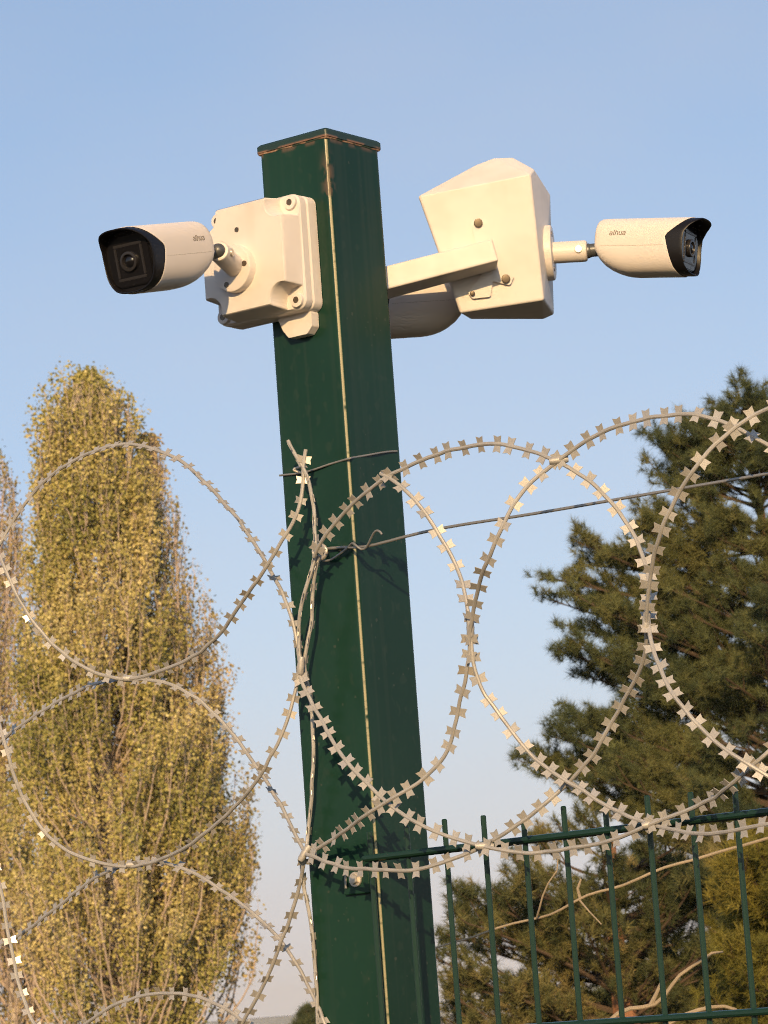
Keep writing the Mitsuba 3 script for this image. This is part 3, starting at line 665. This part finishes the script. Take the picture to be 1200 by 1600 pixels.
poplar('tall golden green leafy poplar, the widest one left of the post', 136, 588, 70,
       [(590, 6), (612, 48), (645, 76), (700, 82), (800, 94), (900, 114), (1000, 138), (1100, 156), (1200, 170), (1300, 182), (1400, 188), (1500, 186), (1600, 180), (1720, 110)], 380, 12, 46, 0.066, gold,
       lambda hf, rng, e: c1(hf, rng, e) * np.interp(hf, [0.0, 0.1, 0.85, 0.95, 1.0], [1, 1, 1, 0.6, 0.4]), 21,
       sprays=[(94, 570), (110, 567), (128, 582), (143, 574), (163, 576), (172, 590), (62, 598), (80, 585), (186, 606), (205, 618), (216, 650), (47, 636), (40, 668), (152, 600), (120, 600), (100, 592), (178, 612), (68, 620), (90, 606), (222, 690)])
c2 = clump(8, 0.35, 1.2)
poplar('thinner poplar with bare pinkish upper twigs, behind the golden one on its right', 230, 684, 70.8,
       [(684, 8), (720, 20), (780, 36), (850, 56), (950, 82), (1050, 104), (1200, 124), (1400, 146), (1500, 130), (1720, 80)], 260, 12, 44, 0.066, rust,
       lambda hf, rng, e: c2(hf, rng, e) * np.interp(hf, [0, 0.6, 0.72, 0.8, 1.0], [1, 1, 0.6, 0.25, 0.15]), 22, bare=0.72)
c3 = clump(11, 0.0, 0.9)
poplar('half bare brownish poplar cut off by the left picture edge', -28, 676, 75,
       [(676, 8), (740, 40), (850, 58), (1000, 74), (1200, 92), (1400, 110), (1550, 110), (1760, 60)], 230, 12, 40, 0.066, rust,
       lambda hf, rng, e: c3(hf, rng, e) * np.interp(hf, [0, 0.5, 0.8, 1.0], [1, 0.9, 0.35, 0.3]), 23)

def pine(name, label, group, tx, ty, depth, boughs, nrand, rand_fn, needle_len, palette, seed, spread=1.0, sub_len=0.75, dens=1.0):
    rng = np.random.default_rng(seed)
    key = thing(name, label, 'tree', group)
    top = px(tx, ty, depth); bx, by, H = top
    zt = np.linspace(-0.1, H, 26)
    off = 0.5 * (np.stack([meshkit.noise(np.stack([zt * 0.4, np.full(26, 5.0 + k), np.zeros(26)], 1), seed) for k in range(2)], 1) - 0.5)
    off *= np.clip((H - zt) / 2, 0, 1)[:, None]
    tp = np.stack([bx + off[:, 0], by + off[:, 1], zt], 1)
    obj('trunk', tube(tp, np.interp(zt, [0, H * 0.8, H], [0.17, 0.045, 0.012]), 10), 'pine_bark', key)
    axis = lambda z: np.array([np.interp(z, zt, tp[:, 0]), np.interp(z, zt, tp[:, 1]), z])
    paths, rads, tufts, tdir = [], [], [], []
    ends = [(px(x + (22 if f >= 1.4 else 6), y + (62 if y < 625 else 40 if y < 680 else 4), depth + dd), f) for x, y, dd, f in boughs]
    for _ in range(nrand):
        e = rand_fn(rng)
        if e is not None: ends.append((px(e[0], e[1], depth + e[2]), 1.0))
    for E, f in ends:
        hl = math.hypot(E[0] - bx, E[1] - by)
        z0 = min(max(E[2] - 0.05 - hl * rng.uniform(0.15, 0.6), 0.3), H - 0.1)
        A0 = axis(z0)
        t = np.linspace(0, 1, 9)[:, None]
        mid = (A0 + E) / 2 + [0, 0, -0.05 * hl] + rng.normal(0, 0.05 * hl + 0.02, 3)
        P = (1 - t) ** 2 * A0 + 2 * t * (1 - t) * mid + t ** 2 * E
        paths.append(P); rads.append(np.linspace(0.010 + 0.010 * min(hl, 2), 0.005, 9))
        Lb = np.linalg.norm(np.diff(P, axis=0), axis=1).sum()
        ns = max(3, int(min(Lb, 3.2) / 0.09 * dens))
        for k in range(ns + 1):
            tt = 1.0 if k == ns else rng.uniform(max(0.2, 1 - (1.3 if f > 1.5 else 3.2) / max(Lb, 0.1)), 1.0)
            i0 = min(int(tt * 8), 7); q = P[i0] + (P[i0 + 1] - P[i0]) * (tt * 8 - i0); bd = unit(P[i0 + 1] - P[i0])
            sd = unit(np.cross(bd, [0, 0, 1])) * rng.choice([-1, 1])
            d = bd if k == ns else unit(bd * rng.uniform(0.4, 1.0) + sd * rng.uniform(0.1, 0.9) * spread + np.array([0, 0, rng.uniform(-0.15, 0.7)]))
            ln = (0.12 if k == ns else sub_len * rng.uniform(0.2, 0.62) * (1.15 - 0.55 * tt)) * min(f, 1)
            cpt = q + d * ln * 0.55 + [0, 0, -0.02 * ln]; e = q + d * ln + [0, 0, 0.12 * ln]
            paths.append(np.array([q, cpt, e])); rads.append([0.007, 0.005, 0.003])
            nt = max(2, int(ln / 0.045))
            for u in np.linspace(1.0, 0.5, nt):
                c = q + (e - q) * u
                tufts.append(c + rng.normal(0, 0.022, 3)); tdir.append(unit(d * 0.8 + [0, 0, 0.5] + rng.normal(0, 0.45, 3)))
            for _ in range(2):
                tufts.append(e + rng.normal(0, 0.035, 3)); tdir.append(unit(d * 0.6 + [0, 0, 0.6] + rng.normal(0, 0.5, 3)))
    obj('branches', merge_tubes(paths, rads, 5), 'pine_twig', key); tag(key + '__branches', kind='stuff')
    tufts, tdir = np.array(tufts), np.array(tdir); n = len(tufts); K = 46
    nd = rng.normal(size=(n, K, 3)); nd /= np.linalg.norm(nd, axis=2, keepdims=True)
    nd = nd * 0.85 + tdir[:, None] * 0.62; nd /= np.linalg.norm(nd, axis=2, keepdims=True)
    root = tufts[:, None] + tdir[:, None] * rng.uniform(-0.05, 0.02, (n, K, 1))
    ln = needle_len * rng.uniform(0.65, 1.15, (n, K, 1))
    w = rng.normal(size=(n, K, 3)); w -= nd * (w * nd).sum(2, keepdims=True); w /= np.linalg.norm(w, axis=2, keepdims=True)
    hw = 0.0026
    V = np.stack([root - w * hw, root + w * hw, root + nd * ln], 2).reshape(-1, 3)
    F = np.arange(len(V)).reshape(-1, 3)
    col = palette(tufts, rng, n)
    C = np.repeat(col, K * 3, axis=0)
    obj('crown', trimesh.Trimesh(V, F, process=False), 'needle', key, smooth=None, color=C); tag(key + '__crown', kind='stuff')
    return n
olive = blend([(0.052, 0.072, 0.042), (0.085, 0.106, 0.055), (0.125, 0.142, 0.062), (0.17, 0.172, 0.072)], 31, 0.9)
brownish = blend([(0.07, 0.085, 0.042), (0.135, 0.14, 0.06), (0.20, 0.185, 0.078), (0.26, 0.215, 0.10)], 37, 1.1)
yellowish = blend([(0.11, 0.115, 0.035), (0.17, 0.16, 0.04), (0.24, 0.21, 0.055)], 41, 1.1)
def rnd_main(rng):
    y = rng.uniform(640, 1620)
    xl = np.interp(y, [640, 700, 760, 850, 900, 1000, 1080, 1150, 1200, 1260, 1330, 1450, 1620], [1130, 1050, 1040, 985, 890, 885, 960, 915, 900, 1000, 960, 900, 860])
    x = rng.uniform(xl + 12, 1420)
    ax = 1172 + (y - 565) * 0.072
    half = max(ax - xl, 60)
    if abs(x - ax) > half * 1.0: return None
    dd = rng.uniform(-1, 0.75) * math.sqrt(max(half ** 2 - (x - ax) ** 2, 400)) / FPX * 30
    return x, y, dd
main = [(1170, 860, -0.6, 1), (1190, 900, -0.7, 1), (1150, 920, -0.7, 1), (1200, 950, -0.5, 1), (1180, 1000, -0.8, 1), (1130, 880, -0.5, 1), (1195, 820, -0.5, 1), (1175, 780, -0.4, 1), (1165, 566, 0, 1), (1160, 578, -0.1, 1), (1176, 585, 0.0, 1), (1142, 610, -0.15, 1), (1178, 612, -0.2, 1), (1150, 622, 0.1, 1), (1188, 640, -0.1, 1), (1135, 655, -0.3, 1), (1170, 660, -0.3, 1), (1150, 592, 0, 1), (1185, 600, 0.1, 1), (1132, 605, -0.1, 1), (1128, 632, 0.2, 1), (1198, 628, -0.2, 1), (1160, 640, -0.3, 1),
        (1082, 632, 0, 1), (1065, 655, -0.2, 1), (1105, 660, 0.1, 1), (1018, 684, 0, 1.8), (1035, 705, -0.2, 1.2), (1015, 740, 0.2, 1.8), (1050, 760, -0.3, 1), (1085, 720, -0.4, 1),
        (992, 798, 0, 1.4), (1004, 830, -0.3, 1.4), (1030, 800, 0.3, 1), (892, 848, -0.1, 2), (920, 880, 0.2, 1.2), (938, 862, -0.4, 1.5), (972, 880, 0.1, 1.2), (852, 902, -0.1, 2), (843, 935, 0.3, 2), (885, 930, -0.5, 1.4), (872, 975, 0.2, 2), (868, 1018, -0.2, 2), (905, 1010, -0.5, 1.2), (895, 1052, 0.1, 1.6),
        (960, 960, -0.6, 1), (940, 1030, -0.5, 1), (868, 1125, 0, 2), (852, 1150, -0.3, 2), (880, 1160, 0.4, 1.4), (930, 1130, -0.5, 1.2), (805, 1188, 0, 2), (830, 1205, -0.2, 2), (870, 1210, 0.3, 1.6), (920, 1215, -0.4, 1.2), (965, 1180, -0.7, 1), (985, 1250, -0.3, 1.2), (1030, 1240, -0.7, 1)]
n1 = pine('pine_tree', 'big dark olive pine filling the right side behind the razor wire', None, 1172, 625, 30, main, 200, rnd_main, 0.095, olive, 51)
def rnd_low(rng):
    x = rng.uniform(690, 1230); yt = np.interp(x, [690, 720, 760, 790, 830, 900, 960, 1230], [1440, 1420, 1415, 1365, 1335, 1305, 1300, 1300])
    y = yt + 10 + rng.uniform(0, 1) * (1640 - yt)
    return x, y, rng.uniform(-0.9, 0.8)
low = [(700, 1420, 0, 2), (716, 1402, 0.1, 2), (752, 1410, -0.2, 1.5), (770, 1404, 0, 2), (800, 1350, 0, 2), (830, 1322, 0.2, 2), (795, 1380, -0.2, 1.5), (870, 1302, 0, 2), (910, 1292, 0, 2), (690, 1462, 0, 1.5), (720, 1450, 0, 1.5)]
pine('pine_tree', 'lower sparse brownish pine seen through the fence bars beside the post', None, 958, 1292, 23, low, 88, rnd_low, 0.07, brownish, 53, sub_len=0.6, dens=0.9)
def rnd_yel(rng):
    y = rng.uniform(1330, 1640); x = rng.uniform(np.interp(y, [1330, 1450, 1640], [1160, 1125, 1115]), 1330)
    return x, y, rng.uniform(-0.6, 0.5)
pine('pine_tree', 'yellow green young pine at the right edge behind the fence', None, 1225, 1300, 20, [(1180, 1345, 0, 1), (1150, 1390, 0, 1), (1200, 1330, 0, 1)], 110, rnd_yel, 0.07, yellowish, 55, sub_len=0.5)
pine('pine_tree', 'small dark tree top just left of the foot of the post', None, 484, 1590, 60, [(478, 1580, 0, 1), (488, 1576, 0.1, 1), (470, 1598, 0, 1), (474, 1588, 0.2, 1), (497, 1588, 0, 1)], 30,
     lambda r: (r.uniform(470, 510), r.uniform(1596, 1650), r.uniform(-0.5, 0.5)), 0.12, olive, 57)

# ------------------------------------------------------------------ air
scene['air'] = {'type': 'homogeneous', 'albedo': {'type': 'rgb', 'value': [0.95, 0.95, 0.95]}, 'sigma_t': 1.6e-4}
scene['haze'] = {'type': 'cube', 'to_world': T().translate([0, 0, 40]).scale([7000, 7000, 41.0]), 'bsdf': {'type': 'null'}, 'interior': {'type': 'ref', 'id': 'air'}}
scene['camera']['medium'] = {'type': 'ref', 'id': 'air'}
tag('haze', 'thin haze in the air', kind='stuff')
